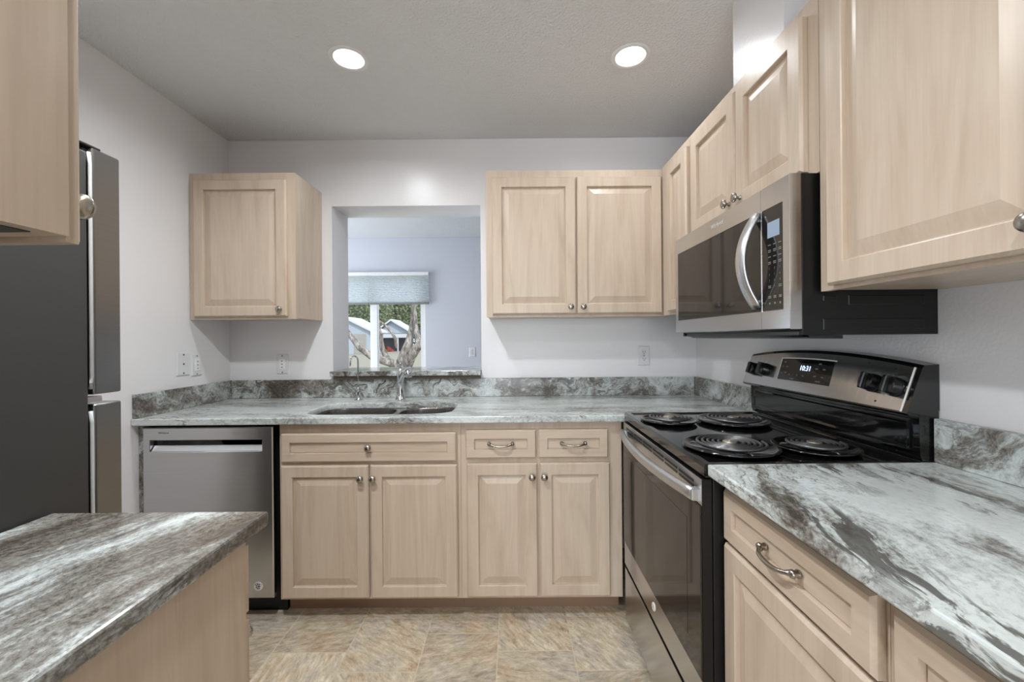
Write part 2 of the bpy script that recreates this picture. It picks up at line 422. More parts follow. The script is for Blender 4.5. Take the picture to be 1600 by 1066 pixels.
# dining room beyond the pass-through
YW = 2.40
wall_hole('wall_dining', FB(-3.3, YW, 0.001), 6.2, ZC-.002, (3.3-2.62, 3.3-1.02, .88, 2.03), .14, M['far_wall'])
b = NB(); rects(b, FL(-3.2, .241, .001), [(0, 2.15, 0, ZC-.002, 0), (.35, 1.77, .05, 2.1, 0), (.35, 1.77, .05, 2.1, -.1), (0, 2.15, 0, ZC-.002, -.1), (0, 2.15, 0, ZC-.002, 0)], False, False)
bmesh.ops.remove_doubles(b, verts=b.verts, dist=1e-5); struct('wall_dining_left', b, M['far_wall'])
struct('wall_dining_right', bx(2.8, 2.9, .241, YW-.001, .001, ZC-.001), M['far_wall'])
# sliding window
b = NB(); fr = FB(-2.62, YW+.05, .88); w_, h_ = 1.60, 1.15
rects(b, fr, [(0, w_, 0, h_, .03), (.045, w_-.06, .04, h_-.04, .03), (.045, w_-.06, .04, h_-.04, -.03), (0, w_, 0, h_, -.03), (0, w_, 0, h_, .03)], False, False)
bmesh.ops.remove_doubles(b, verts=b.verts, dist=1e-5)
win = struct('window_1', b, M['white'])
build('mullion', bx(-1.675, -1.59, YW+.018, YW+.082, .921, 1.989, .004), M['white'], win)
build('pane', bx(-2.574, -1.676, YW+.048, YW+.053, .921, 1.989), M['glass'], win)
build('pane', bx(-1.589, -1.081, YW+.048, YW+.053, .921, 1.989), M['glass'], win)

# ------------------------------------------------------------------ ceiling lights
def can(x, y, label, power):
    t = thing('ceiling_light', (x, y, ZC-.006), label, 'light', 'recessed ceiling lights')
    fr = F((x, y, ZC), (1, 0, 0), (0, 1, 0), (0, 0, -1))
    b = NB(); lathe(b, fr, [(.062, .0015), (.064, .004), (.078, .0045), (.083, .001), (.083, .0005), (.062, .0005), (.062, .0015)], 40, False, False); build('trim_ring', b, M['white'], t)
    b = NB(); lathe(b, fr, [(.0618, .0012), (.056, -.018), (.050, -.035)], 40, False, False); build('reflector', b, M['white'], t)
    b = NB(); lathe(b, fr, [(.0495, -.030), (.040, -.0305), (.0005, -.031)], 40); build('lens', b, M['lens'], t)
    lamp('can_lamp', 'AREA', (x, y, ZC-.012), (0, 0, 0), power, CAN_C, shape='DISK', size=.12, spread=R(165))
# round cut-outs in the ceiling slab for the cans
CANS = [(-.685, -.713), (.512, -.714), (-.64, -1.67), (-.20, -2.75)]  # the last can is an added fill, unseen behind the camera
def ceiling_holes():
    o = bpy.data.objects['ceiling']; b = NB()
    outer = [(-3.4, -6.4), (3.0, -6.4), (3.0, 0), (-3.4, 0)]
    holes = [[(x+.063*math.cos(2*math.pi*k/40), y+.063*math.sin(2*math.pi*k/40)) for k in range(40)] for x, y in CANS]
    plate(b, outer, holes, ZC, ZC+.1); bmesh.ops.recalc_face_normals(b, faces=b.faces)
    for f in b.faces: f.smooth = False
    b.to_mesh(o.data); b.free()
ceiling_holes()
for (x, y), pw, lb in zip(CANS, CAN_W, ['round recessed ceiling light nearer the left wall, above the sink', 'round recessed ceiling light on the right, above the range', 'round recessed ceiling light over the left counter, nearer the camera', 'unseen recessed ceiling light added behind the camera to light the counters']):
    can(x, y, lb, pw)

# ------------------------------------------------------------------ cabinetry
def door_panel(fr, w, h, name, parent, raised=True):
    b = NB()
    if raised:
        L = [(0, 0), (0, .013), (.006, .020), (.050, .020), (.0525, .0185), (.0535, .0070), (.0575, .0070), (.090, .0160)]
        m_ = M['wood']
    else:
        L = [(0, 0), (0, .013), (.006, .020), (.0395, .020), (.0402, .0085), (.0425, .0085), (.0432, .0105)]
        m_ = M['woodh'] if abs(fr.u.x) > .5 else M['woody']
    rects(b, fr, [(i, w-i, i, h-i, d) for i, d in L])
    return build(name, b, m_, parent)
def knob(fr, parent, label=None):
    b = NB(); lathe(b, fr, [(.0085, 0), (.0085, .002), (.0055, .004), (.0050, .012), (.0085, .0145), (.0150, .018), (.0158, .0215), (.0135, .0265), (.008, .029), (.001, .0298)], 20)
    return build('knob', b, M['nickel'], parent)
def pull(fr, parent, hw=.052):
    b = NB()
    pts = []; rad = []
    for k in range(21):
        s = -1+2*k/20
        pts.append(fr(hw*s, -.006*(1-s*s)*1.2, .006+.024*(1-s**4)**.8 if abs(s) < 1 else .006)); rad.append(.0042+.0022*abs(math.sin(s*math.pi))*0+.0022*(abs(s) > .82)+(.0012*(1-abs(s))))
    tube(b, pts, rad, 10)
    for s in (-1, 1):
        f2 = F(fr(hw*s, 0, 0), fr.u, fr.v, fr.w)
        lathe(b, f2, [(.0078, 0), (.0082, .004), (.0062, .008), (.0088, .013), (.0070, .018), (.001, .020)], 14)
    return build('pull_handle', b, M['nickel'], parent)
def carcass(fr, w, h, d, parent, name='body', m_=None, top_open=False):
    """cabinet box behind the face plane w=0 with a face frame lip"""
    b = NB(); rects(b, fr, [(0, w, 0, h, -d), (0, w, 0, h, 0)])
    return build(name, b, m_ or M['wood'], parent)
def sub(fr, u, v, w=0): return F(fr(u, v, w), fr.u, fr.v, fr.w)

UB, UT = 1.372, 2.134
def wall_cab(name_lbl, fr, w, h, d, doors, group, base, framed=True):
    """doors: (u0,u1,v0,v1, knob (u,v) or None)"""
    t = thing('wall_cabinet', base, name_lbl, 'cabinet', group)
    b = NB()
    rects(b, fr, [(0, w, 0, h, -d), (0, w, 0, h, -.019 if framed else 0)])
    build('body', b, M['wood'], t)
    if framed:      # the face frame drops a little below the box
        b = NB(); rects(b, fr, [(0, w, -.004, h, -.0185), (0, w, -.004, h, 0)]); build('face_frame', b, M['wood'], t)
    for u0, u1, v0, v1, kb in doors:
        dr = door_panel(sub(fr, u0, v0, .0008), u1-u0, v1-v0, 'door', t)
        if kb: knob(sub(fr, kb[0], kb[1], .0208), dr)
    return t
G1 = 'maple wall cabinets'
H = UT-UB
wall_cab('short maple wall cabinet left of the pass-through with a single door', FB(-1.684, -.305, UB), .553, H, .304,
         [(.031, .513, .010, .722, (.483, .045))], G1, (-1.41, -.15, UB))
wall_cab('maple wall cabinet with two doors between the pass-through and the right corner', FB(-.1333, -.305, UB), .953, H, .304,
         [(.031, .467, .010, .722, (.437, .045)), (.474, .915, .010, .722, (.502, .045))], G1, (.34, -.15, UB))
# right-hand run: face plane at x = .785
XF = .785
wall_cab('narrow single-door maple wall cabinet in the right corner beside the microwave', FR(XF, -.327, UB), .333, H, XR-XF-.001,
         [(.100, .328, .010, .722, None)], G1, (.94, -.5, UB))
wall_cab('short maple wall cabinet with two doors directly above the microwave', FR(XF, -.662, 1.678), .760, UT-1.678, XR-XF-.001,
         [(.045, .393, .010, .420, (.362, .042)), (.400, .722, .010, .420, (.430, .042))], G1, (.94, -1.04, 1.678))
wall_cab('large maple wall cabinet nearest the camera on the right wall', FR(XF, -1.424, UB), .904, H, XR-XF-.001,
         [(.042, .492, .006, .722, (.457, .046)), (.499, .862, .006, .722, (.532, .046))], G1, (.94, -1.87, UB))
# cabinet over the left counter: faces the back wall, end panel towards the camera's right
wall_cab('maple wall cabinet hanging above the left foreground counter, seen by its end panel', FN(-.486, -2.022, UB), .44, H, -2.022-YF-.001,
         [(.004, .434, -.006, .722, (.030, .046))], G1, (-.70, -2.17, UB), framed=False)
o = [x for x in bpy.data.objects if x.name.startswith('wall_cabinet')][-1]
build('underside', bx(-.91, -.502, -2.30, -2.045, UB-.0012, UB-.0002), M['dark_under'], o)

CB = .884   # underside of the counters
def base_cab(label, fr, w, d, h, base, group, toe_in=.075, hollow=False):
    t = thing('base_cabinet', base, label, 'cabinet', group)
    b = NB()
    if hollow:
        f2 = F(fr.o, fr.u, -fr.w, (0, 0, 1))
        rects(b, f2, [(0, w, 0, d, .09), (0, w, 0, d, h), (.018, w-.018, .018, d-.006, h), (.018, w-.018, .018, d-.006, .108)])
    else: rects(b, fr, [(0, w, .09, h, -d), (0, w, .09, h, 0)])
    build('body', b, M['wood'], t)
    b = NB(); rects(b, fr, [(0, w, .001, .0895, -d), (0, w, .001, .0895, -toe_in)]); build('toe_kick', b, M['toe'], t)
    return t
G2 = 'maple base cabinets'
fr = FB(-1.050, -.61, 0)
t = base_cab('maple sink base cabinet with one wide drawer front over two doors', fr, .8135, .59, CB-.005, (-.65, -.3, 0), G2, hollow=True)
# leave the inside of the sink base open at the top for the bowls
d = door_panel(sub(fr, .014, .711, .0008), .782, .128, 'drawer_front', t, False); knob(sub(fr, .405, .775, .0135), d)
d = door_panel(sub(fr, .012, .103, .0008), .391, .593, 'door', t); knob(sub(fr, .372, .640, .0208), d)
d = door_panel(sub(fr, .411, .103, .0008), .388, .593, 'door', t); knob(sub(fr, .427, .640, .0208), d)
fr = FB(-.2355, -.61, 0)
t = base_cab('maple base cabinet with two small drawers over two doors, between sink base and range', fr, .722, .59, CB-.001, (.12, -.3, 0), G2)
d = door_panel(sub(fr, .022, .722, .0008), .316, .127, 'drawer', t, False); pull(sub(fr, .180, .787, .0135), d)
d = door_panel(sub(fr, .3475, .722, .0008), .312, .127, 'drawer', t, False); pull(sub(fr, .5035, .787, .0135), d)
d = door_panel(sub(fr, .026, .104, .0008), .316, .595, 'door', t); knob(sub(fr, .318, .642, .0208), d)
d = door_panel(sub(fr, .3535, .104, .0008), .312, .595, 'door', t); knob(sub(fr, .372, .642, .0208), d)
# right foreground run
ZR = .930; CR = .900
XB = .552
fr = FR(XB, -1.416, 0)
t = base_cab('maple base cabinet under the right counter next to the range, with a curved drawer pull', fr, .452, XR-XB-.001, CR-.001, (.82, -1.64, 0), G2)
d = door_panel(sub(fr, .006, .742, .0008), .440, .128, 'drawer', t, False); pull(sub(fr, .226, .806, .0135), d)
d = door_panel(sub(fr, .006, .104, .0008), .440, .629, 'door', t); knob(sub(fr, .41, .68, .0208), d)
fr = FR(XB, -1.869, 0)
t = base_cab('maple base cabinet under the near end of the right counter', fr, .460, XR-XB-.001, CR-.001, (.82, -2.1, 0), G2)
d = door_panel(sub(fr, .022, .742, .0008), .416, .128, 'drawer', t, False); pull(sub(fr, .23, .806, .0135), d)
d = door_panel(sub(fr, .022, .104, .0008), .416, .629, 'door', t); knob(sub(fr, .05, .68, .0208), d)
# left foreground counter base, doors face the back wall
fr = FN(-.512, -1.686, 0)
t = base_cab('maple base cabinet under the left foreground counter, showing its plain end panel', fr, .405, -1.686-YF-.001, CB-.001, (-.71, -2.0, 0), G2)
d = door_panel(sub(fr, .004, .732, .0008), .396, .128, 'drawer', t, False); pull(sub(fr, .2, .796, .0135), d)
d = door_panel(sub(fr, .004, .104, .0008), .396, .612, 'door', t); knob(sub(fr, .03, .672, .0208), d)

# ------------------------------------------------------------------ countertops, splashes, ledge
SX0, SX1, SY0, SY1 = -.980, -.288, -.575, -.226
b = NB(); plate(b, [(XL+.001, -.65), (.4905, -.65), (XR-.001, -.65), (XR-.001, -.001), (XL+.001, -.001)][:1]+[(XR-.001, -.65), (XR-.001, -.001), (XL+.001, -.001)], [rrect(SX0, SX1, SY0, SY1, .10)], CB, .914)
tag(build('countertop', b, M['granite_back'], bevel=.004), 'long grey-veined granite countertop along the back wall with sink cut-out', 'countertop')
tag(build('countertop', bx(.496, XR-.001, YF+.002, -1.4155, CR, ZR), M['granite_right'], bevel=.004), 'white granite countertop with brown streaks on the right, beside the range', 'countertop')
tag(build('countertop', bx(-.926, -.492, YF+.002, -1.644, CB, .914), M['granite_left'], bevel=.005), 'dark streaked granite countertop in the left foreground beside the refrigerator', 'countertop')
ZB = 1.0218
tag(build('backsplash', bx(XL+.022, XR-.022, -.021, -.001, .9145, ZB), M['granite_splash'], bevel=.002), 'low swirling granite backsplash along the back wall below the pass-through', 'backsplash')
tag(build('backsplash', bx(XL+.001, XL+.021, -.642, -.001, .9145, ZB), M['granite_side'], bevel=.002), 'short granite backsplash on the left wall above the dishwasher', 'backsplash')
tag(build('backsplash', bx(XR-.021, XR-.001, -.648, -.001, .9145, ZB), M['granite_side'], bevel=.002), 'short granite backsplash in the right corner behind the range', 'backsplash')
tag(build('backsplash', bx(XR-.021, XR-.001, YF+.002, -1.4155, ZR+.0005, ZR+.112), M['granite_side'], bevel=.002), 'granite backsplash on the right wall above the near right counter', 'backsplash')
t = thing('ledge', ((OX0+OX1)/2, 0, OZ0), 'granite ledge on the sill of the pass-through opening', 'ledge')
build('slab', bx(OX0+.002, OX1-.002, -.056, SW+.05, OZ0+.001, 1.072), M['granite_splash'], t, bevel=.003)
build('under_ledge_strip', bx(OX0+.02, OX1-.004, -.040, -.0012, 1.0228, OZ0+.0005), M['strip_brown'], t)  # dark brown strip filling the gap below the slab
tag(build('filler_panel', bx(XL+.002, -1.664, -.612, -.03, .001, CB-.001), M['granite_side'], bevel=.001), 'narrow grey stone strip between the left wall and the dishwasher', 'panel')

# ------------------------------------------------------------------ sink and faucets
t = thing('sink', (-.634, -.40, .69), 'stainless double-bowl undermount sink in the back counter', 'sink')
L0, L1, R0, R1 = SX0+.006, -.604, -.578, SX1-.006
b = NB(); plate(b, rrect(SX0-.02, SX1+.02, SY0-.02, SY1+.018, .10), [rrect(L0, L1, SY0+.006, SY1-.006, .095), rrect(R0, R1, SY0+.006, SY1-.006, .095)], CB-.0035, CB-.001)
build('rim', b, M['sink_steel'], t)
for x0, x1, dz in ((L0, L1, .20), (R0, R1, .18)):
    b = NB(); z1 = CB-.004
    lp = []
    for ins, zz, r in ((0, z1, .095), (.002, z1-.02, .093), (.010, z1-dz+.03, .085), (.022, z1-dz+.008, .075), (.045, z1-dz, .055)):
        lp.append([Vector((x, y, zz)) for x, y in rrect(x0+ins, x1-ins, SY0+.006+ins, SY1-.006-ins, r)])
    L = loft(b, lp, False, True, True)
    build('bowl', b, M['sink_steel'], t)
    b = NB(); lathe(b, F(((x0+x1)/2, (SY0+SY1)/2, z1-dz+.0005), (1, 0, 0), (0, 1, 0), (0, 0, 1)), [(.042, 0), (.042, .002), (.036, .003), (.030, .0012), (.001, .0012)], 24); build('drain', b, M['chrome'], t)
UPF = lambda x, y, z: F((x, y, z), (1, 0, 0), (0, 1, 0), (0, 0, 1))
t = thing('faucet', (-.637, -.125, .914), 'chrome pull-out kitchen faucet behind the sink', 'faucet')
b = NB(); lathe(b, UPF(-.637, -.125, .9145), [(.0285, 0), (.0285, .006), (.0235, .010), (.0195, .035), (.0175, .07), (.0195, .10), (.0215, .125), (.0205, .145), (.015, .165), (.0115, .180)], 24)
build('body', b, M['chrome'], t)
b = NB(); tube(b, [(-.637, -.125, 1.000), (-.627, -.145, 1.028), (-.610, -.175, 1.056), (-.590, -.208, 1.076), (-.570, -.242, 1.086)], [.012, .0135, .0145, .0155, .0165], 16); build('spout', b, M['chrome'], t)
b = NB(); tube(b, [(-.5695, -.243, 1.0865), (-.560, -.262, 1.088), (-.553, -.280, 1.084), (-.550, -.292, 1.074), (-.549, -.298, 1.062)], [.0170, .0215, .0235, .0235, .0215], 18)
build('spray_head', b, M['chrome'], t)
b = NB(); tube(b, [(-.637, -.125, 1.0945), (-.637, -.123, 1.108), (-.637, -.120, 1.120), (-.637, -.116, 1.130)], [.0112, .0075, .0105, .006], 14)
tube(b, [(-.637, -.118, 1.124), (-.641, -.108, 1.130), (-.648, -.090, 1.133)], [.0045, .0045, .006], 10)
build('lever', b, M['chrome'], t)
t = thing('filter_faucet', (-.874, -.130, .914), 'slim chrome filtered-water tap left of the main faucet', 'faucet')
b = NB(); lathe(b, UPF(-.874, -.130, .9145), [(.020, 0), (.020, .004), (.011, .007), (.0105, .03), (.013, .042), (.013, .060), (.0095, .070), (.006, .080)], 20); build('body', b, M['chrome'], t)
b = NB(); pts = [(-.874, -.130, .990), (-.874, -.130, 1.06), (-.874, -.130, 1.135)]
for k in range(1, 11):
    a = math.pi*k/10*1.02; pts.append((-.874-.010*(1-math.cos(a)), -.130-.030*(1-math.cos(a)), 1.135+.030*math.sin(a)))
pts.append((-.895, -.191, 1.110))
tube(b, pts, .0046, 12); build('spout', b, M['chrome'], t)
b = NB(); tube(b, [(-.864, -.131, .966), (-.848, -.133, .964), (-.836, -.134, .968), (-.832, -.135, .985), (-.833, -.136, 1.002)], [.005, .0048, .005, .0048, .007], 10); build('lever', b, M['chrome'], t)

# ------------------------------------------------------------------ dishwasher
t = thing('dishwasher', (-1.37, -.3, 0), 'stainless dishwasher with pocket handle under the left end of the back counter', 'dishwasher')
build('tub', bx(-1.655, -1.056, -.578, -.03, .102, .872), M['black_matte'], t)
build('toe_panel', bx(-1.65, -1.056, -.545, -.03, .002, .1015), M['black_matte'], t)
fr = FB(-1.660, -.600, .102); w_, h_ = .583, .767
b = NB()
rects(b, fr, [(0, w_, 0, h_, 0), (0, w_, 0, h_, .016), (.004, w_-.004, .004, h_-.004, .020), (.032, w_-.046, .658, .713, .020), (.034, w_-.048, .660, .711, .0185), (.036, w_-.050, .678, .7095, -.020)])
dwd = build('door', b, M['steel'], t)
build('pocket_shade', bx(-1.6235, -1.1105, -.5815, -.5804, .7802, .8112), M['black_plastic'], dwd)  # black plate standing in for the shade inside the handle pocket
b = NB(); prism(b, [(-1.6215, -.6178, .7632), (-1.6215, -.5990, .7865), (-1.6215, -.5970, .7865), (-1.6215, -.6150, .7632)], (.506, 0, 0)); build('grip_lip', b, M['handle_steel'], dwd)
# round sticker low on the right of the door
b = NB(); c0 = FB(-1.146, -.6203, .156); lathe(b, c0, [(.0205, 0), (.0205, .0003), (.0175, .0004)], 32, True, False); lathe(b, c0, [(.0165, .0002), (.0005, .0003)], 32, False, True)
stk = build('sticker', b, M['plate'], t)
b = NB()
for k, ch in enumerate('AMERICA'):
    a = R(150-120*k/6); c1 = F(c0(.0148*math.cos(a), .0148*math.sin(a), .0004), c0.u*math.sin(a)-c0.v*math.cos(a), c0.u*math.cos(a)+c0.v*math.sin(a), c0.w)
    letters(b, ch, .0075, c1)
arc = [c0(.0085*math.cos(R(a)), .0085*math.sin(R(a)), .0008) for a in range(40, 331, 10)]
tube(b, arc, .0021, 6, ell=.15, axis=None)
for a in range(60, 301, 48): box(b, *(lambda p: (p.x-.0016, p.x+.0016, p.y-.0001, p.y+.0001, p.z-.0016, p.z+.0016))(c0(.0108*math.cos(R(a)), .0108*math.sin(R(a)), .0007)))
box(b, -1.149, -1.137, -.6212, -.6209, .1545, .1575); 
build('lettering', b, M['ink'], stk)
b = NB(); letters(b, 'Whirlpool', .011, FB(-1.565, -.6203, .846)); build('logo', b, M['print_grey'], t)

# ------------------------------------------------------------------ refrigerator (faces the back wall)
FX0, FX1 = XL+.004, -.932
t = thing('refrigerator', (-1.3, -1.9, 0), 'tall top-freezer refrigerator with charcoal side and stainless doors at left', 'refrigerator')
build('cabinet', bx(FX0, FX1, YF+.03, -1.566, .03, 1.675, .004), M['fridge_side'], t)
build('toe_grille', bx(FX0+.01, FX1-.01, -1.60, -1.58, .03, .09), M['gasket'], t)
for z0, z1 in ((1.138, 1.690), (.095, 1.117)):
    d = build('door', bx(FX0, FX1, -1.5545, -1.488, z0, z1, .006, 3), M['fridge_steel'], t)
    build('gasket', bx(FX0+.012, FX1-.010, -1.5655, -1.555, z0+.006, z1-.006), M['gasket'], d)
    b = NB(); tube(b, [(FX1-.0015, -1.5602, z0+.014), (FX1+.0008, -1.5602, z0+.04), (FX1+.0012, -1.5602, (z0+z1)/2), (FX1+.0008, -1.5602, z1-.04), (FX1-.0015, -1.5602, z1-.014)], .0036, 8); build('door_liner', b, M['liner'], d)
    b = NB(); hz = ((z0+.02, z0+.40) if z0 > 1 else (z1-.55, z1-.04))
    tube(b, [(FX0+.06, -1.487, hz[0]), (FX0+.06, -1.445, hz[0]+.02), (FX0+.06, -1.435, sum(hz)/2), (FX0+.06, -1.445, hz[1]-.02), (FX0+.06, -1.487, hz[1])], .011, 10); build('handle', b, M['handle_steel'], d)
b = NB(); box(b, FX1-.05, FX1-.006, -1.566, -1.53, 1.1215, 1.1335, .001); build('hinge', b, M['handle_steel'], t)
build('hinge_cover', bx(FX1-.06, FX1-.004, -1.575, -1.53, 1.6905, 1.6955, .002), M['gasket'], t)
build('rollers', bx(FX0+.03, FX1-.03, -2.2, -1.62, .002, .0295), M['gasket'], t)

# ------------------------------------------------------------------ range
SY_0, SY_1 = -.654, -1.412      # far and near sides
XS = .489; ZS = .928
t = thing('range', (.78, -1.033, 0), 'black and stainless freestanding electric coil range against the right wall', 'stove')
build('body', bx(.512, 1.074, SY_1, SY_0, .02, .893, .002), M['black_matte'], t)
for (x, y) in ((.55, SY_0-.05), (.55, SY_1+.05), (1.03, SY_0-.05), (1.03, SY_1+.05)):
    b = NB(); lathe(b, UPF(x, y, .001), [(.018, 0), (.018, .008), (.008, .010), (.008, .0188)], 12); build('foot', b, M['black_matte'], t)
# cooktop: pressed pan with raised rim
fr = F((0, 0, 0), (1, 0, 0), (0, 1, 0), (0, 0, 1))
b = NB(); x0, x1, y0, y1 = XS, 1.052, SY_1, SY_0
rects(b, fr, [(x0+.006, x1, y0+.002, y1-.002, .8935), (x0, x1, y0, y1, .898), (x0, x1, y0, y1, ZS-.008), (x0+.006, x1-.002, y0+.005, y1-.005, ZS), (x0+.022, x1-.010, y0+.018, y1-.018, ZS), (x0+.030, x1-.014, y0+.026, y1-.026, ZS-.005)])
build('cooktop', b, M['black'], t)
def burner(x, y, rc, rp, label=None):
    e = NB(); f2 = UPF(x, y, ZS-.0048)
    lathe(e, f2, [(rp*.72, .001), (rp*.93, .004), (rp, .0095), (rp*1.01, .012), (rp*.985, .0145), (rp*.93, .0125), (rp*.84, .004), (rp*.3, .0015), (rp*.12, .0015)], 48, False, True)
    pan = build('drip_pan', e, M['black'], t)
    e = NB(); n = 5 if rc > .09 else 4
    pts = []; r0 = .024
    steps = n*36
    for k in range(steps+1):
        a = 2*math.pi*k/36; r = r0+(rc-.006-r0)*k/steps
        pts.append((x+r*math.cos(a), y+r*math.sin(a), ZS+.0145))
    tube(e, pts, .0050, 8, ell=.85, axis=(0, 0, 1))
    tube(e, [pts[0], (x+.012, y, ZS+.0145), (x+.012, y, ZS+.001)], .005, 8)
    build('coil', e, M['coil'], pan)
    e = NB()
    for k in range(3):
        a = 2*math.pi*k/3+.6
        tube(e, [(x+.01*math.cos(a), y+.01*math.sin(a), ZS+.0065), (x+rc*.96*math.cos(a), y+rc*.96*math.sin(a), ZS+.0065), (x+rc*1.05*math.cos(a), y+rc*1.05*math.sin(a), ZS+.003)], .0025, 6)
    build('bracket', e, M['coil'], pan)
    e = NB(); lathe(e, UPF(x, y, ZS+.010), [(.019, 0), (.0195, .0075), (.017, .0092), (.004, .0085), (.003, .0105), (.0005, .011)], 24); build('center_cap', e, M['cap'], pan)
burner(.608, -.852, .082, .104)
burner(.850, -.872, .103, .130)
burner(.641, -1.248, .103, .131)
burner(.882, -1.262, .082, .110)
# backguard: black riser and sloped control panel with an arched top
YM = (SY_0+SY_1)/2
arch = lambda s: 1.178+.027*(1-(2*s-1)**2)
b = NB()
prof0 = [(1.053, .930), (1.047, .945), (1.045, 1.040), (1.045, 1.060), (1.0955, 1.060), (1.0955, .930)]
loft(b, [[Vector((x, y, z)) for x, z in prof0] for y in (SY_0-.002, SY_1+.002)]); rz = build('riser', b, M['black'], t)
e = NB(); rects(e, FR(1.045, SY_0-.025, .952), [(0, .708, 0, .082, .0004), (0, .708, 0, .082, .005), (.006, .702, .006, .076, .005), (.012, .696, .012, .070, .001)], False, True); build('riser_panel', e, M['black'], t)
b = NB(); NSEG = 24
loops = []
for k in range(NSEG+1):
    s = k/NSEG; y = SY_0+(SY_1-SY_0)*s; zt = arch(s); in_ = 0
    loops.append([Vector((x, y, z)) for x, z in [(1.019, 1.048), (1.011, 1.054), (1.052, zt-.008), (1.058, zt), (1.0955, zt+.002), (1.0955, 1.0605), (1.046, 1.0605), (1.040, 1.046)]])
loft(b, loops); cg = build('control_housing', b, M['black'], t)
# stainless face on the slope
def slope(s, v, out=0.0):
    y = SY_0+(SY_1-SY_0)*s; zt = arch(s)
    p0 = Vector((1.011, y, 1.054)); p1 = Vector((1.052, y, zt-.008)); n = Vector((-(p1.z-p0.z), 0, p1.x-p0.x)).normalized()
    return p0+(p1-p0)*v+n*out
def slope_patch(s0, s1, v0, v1, out, thick, n=20, slant=0.0):
    e = NB(); lo = []
    for k in range(n+1):
        s = s0+(s1-s0)*k/n
        lo.append([slope(s, v0, out-thick), slope(s, v0, out), slope(s, v1, out), slope(s, v1, out-thick)])
    loft(e, lo); return e
PANEL = slope_patch(.006, .975, .03, .985, .0016, .0012); DISP = slope_patch(.295, .636, .27, .83, .0031, .0012)
e = NB()
for a in (slope_patch(.289, .642, .83, .86, .0036, .0018), slope_patch(.289, .295, .26, .86, .0036, .0018)): merge(e, a)
build('display_trim', e, M['logo'], t)
build('edge_trim', slope_patch(.9755, .981, .02, .99, .0022, .0018), M['logo'], t)
def on_slope(s, v, out):
    p = slope(s, v, out); q = slope(s, v+.01, out); up = (q-p).normalized(); u = Vector((0, -1, 0))
    return F(p, u, up, u.cross(up))
e = NB()
for s, v, wd in ((.325, .74, .012), (.315, .62, .008), (.345, .62, .008), (.315, .44, .008), (.345, .46, .010), (.375, .42, .010), (.405, .42, .006), (.43, .42, .006), (.47, .42, .010), (.40, .32, .020), (.56, .74, .012), (.545, .62, .012), (.59, .62, .012), (.545, .44, .012), (.59, .44, .012), (.57, .33, .022)):
    f2 = on_slope(s, v, .0033); rects(e, f2, [(-wd/2, wd/2, -.0022, .0022, 0), (-wd/2, wd/2, -.0022, .0022, .0004)])
merge(DISP, e, 1); dsp = build('display', DISP, [M['black'], M['print_grey']], t)
e = NB(); letters(e, '10:31', .026, on_slope(.475, .60, .0036)); build('clock_digits', e, M['digits'], dsp)
for s in (.085, .178, .838, .93):
    f2 = on_slope(s, .50, .0018); e = NB()
    lathe(e, f2, [(.0265, 0), (.0265, .005), (.0245, .009), (.0235, .023), (.022, .025), (.0005, .0255)], 24)
    box_l = [(-.0065, .0065, -.0245, .0245, .012), (-.0058, .0058, -.0235, .0235, .034), (-.004, .004, -.020, .020, .037)]
    rects(e, f2, box_l); build('control_knob', e, M['black_plastic'], t)
e = NB()
for s in (.085, .178, .838, .93):
    for k in range(5):
        a = R(210-60*k); f2 = on_slope(s, .5, .0019); c1 = f2(.034*math.cos(a)*1.0, .034*math.sin(a), 0)
        f3 = F(c1, f2.u, f2.v, f2.w); rects(e, f3, [(-.002, .002, -.0009, .0009, 0), (-.002, .002, -.0009, .0009, .0003)])
for s, v in ((.80, .9), (.91, .88), (.872, .14)):
    f2 = on_slope(s, v, .0018); lathe(e, f2, [(.0028, 0), (.0028, .0004), (.0002, .0005)], 10)
merge(PANEL, e, 1); build('control_panel', PANEL, [M['steel_v'], M['ink']], t)
# oven door
fr = FR(.5105, SY_0-.004, 0); w_ = SY_0-SY_1-.008
b = NB(); rects(b, fr, [(0, w_, .268, .888, 0), (0, w_, .268, .888, .0255)]); od = build('oven_door', b, M['black_matte'], t)
for nm, v0, v1 in (('top_trim', .8195, .8875), ('bottom_trim', .2685, .3645)):
    b = NB(); rects(b, fr, [(.0002, w_-.0002, v0, v1, .0256), (.0002, w_-.0002, v0, v1, .0258), (.001, w_-.001, v0+.001, v1-.001, .0262)])
    build(nm, b, M['steel'], od)
b = NB(); rects(b, fr, [(.0015, w_-.0015, .366, .818, .0262), (.0015, w_-.0015, .366, .818, .0285), (.004, w_-.004, .369, .815, .0295)]); gp = build('glass', b, M['oven_glass'], od)
b = NB(); rects(b, fr, [(.085, w_-.085, .43, .755, .0297), (.085, w_-.085, .43, .755, .0301)]); build('oven_window', b, M['mw_glass'], gp)
# vent slots
b = NB()
for row, (v0, v1) in enumerate(((.8655, .8725), (.8525, .8595))):
    for k in range(6):
        u0 = .045+k*.112
        rects(b, fr, [(u0, u0+.098, v0, v1, .0262), (u0, u0+.098, v0, v1, .0270)])
build('vent', b, M['black_plastic'], od)
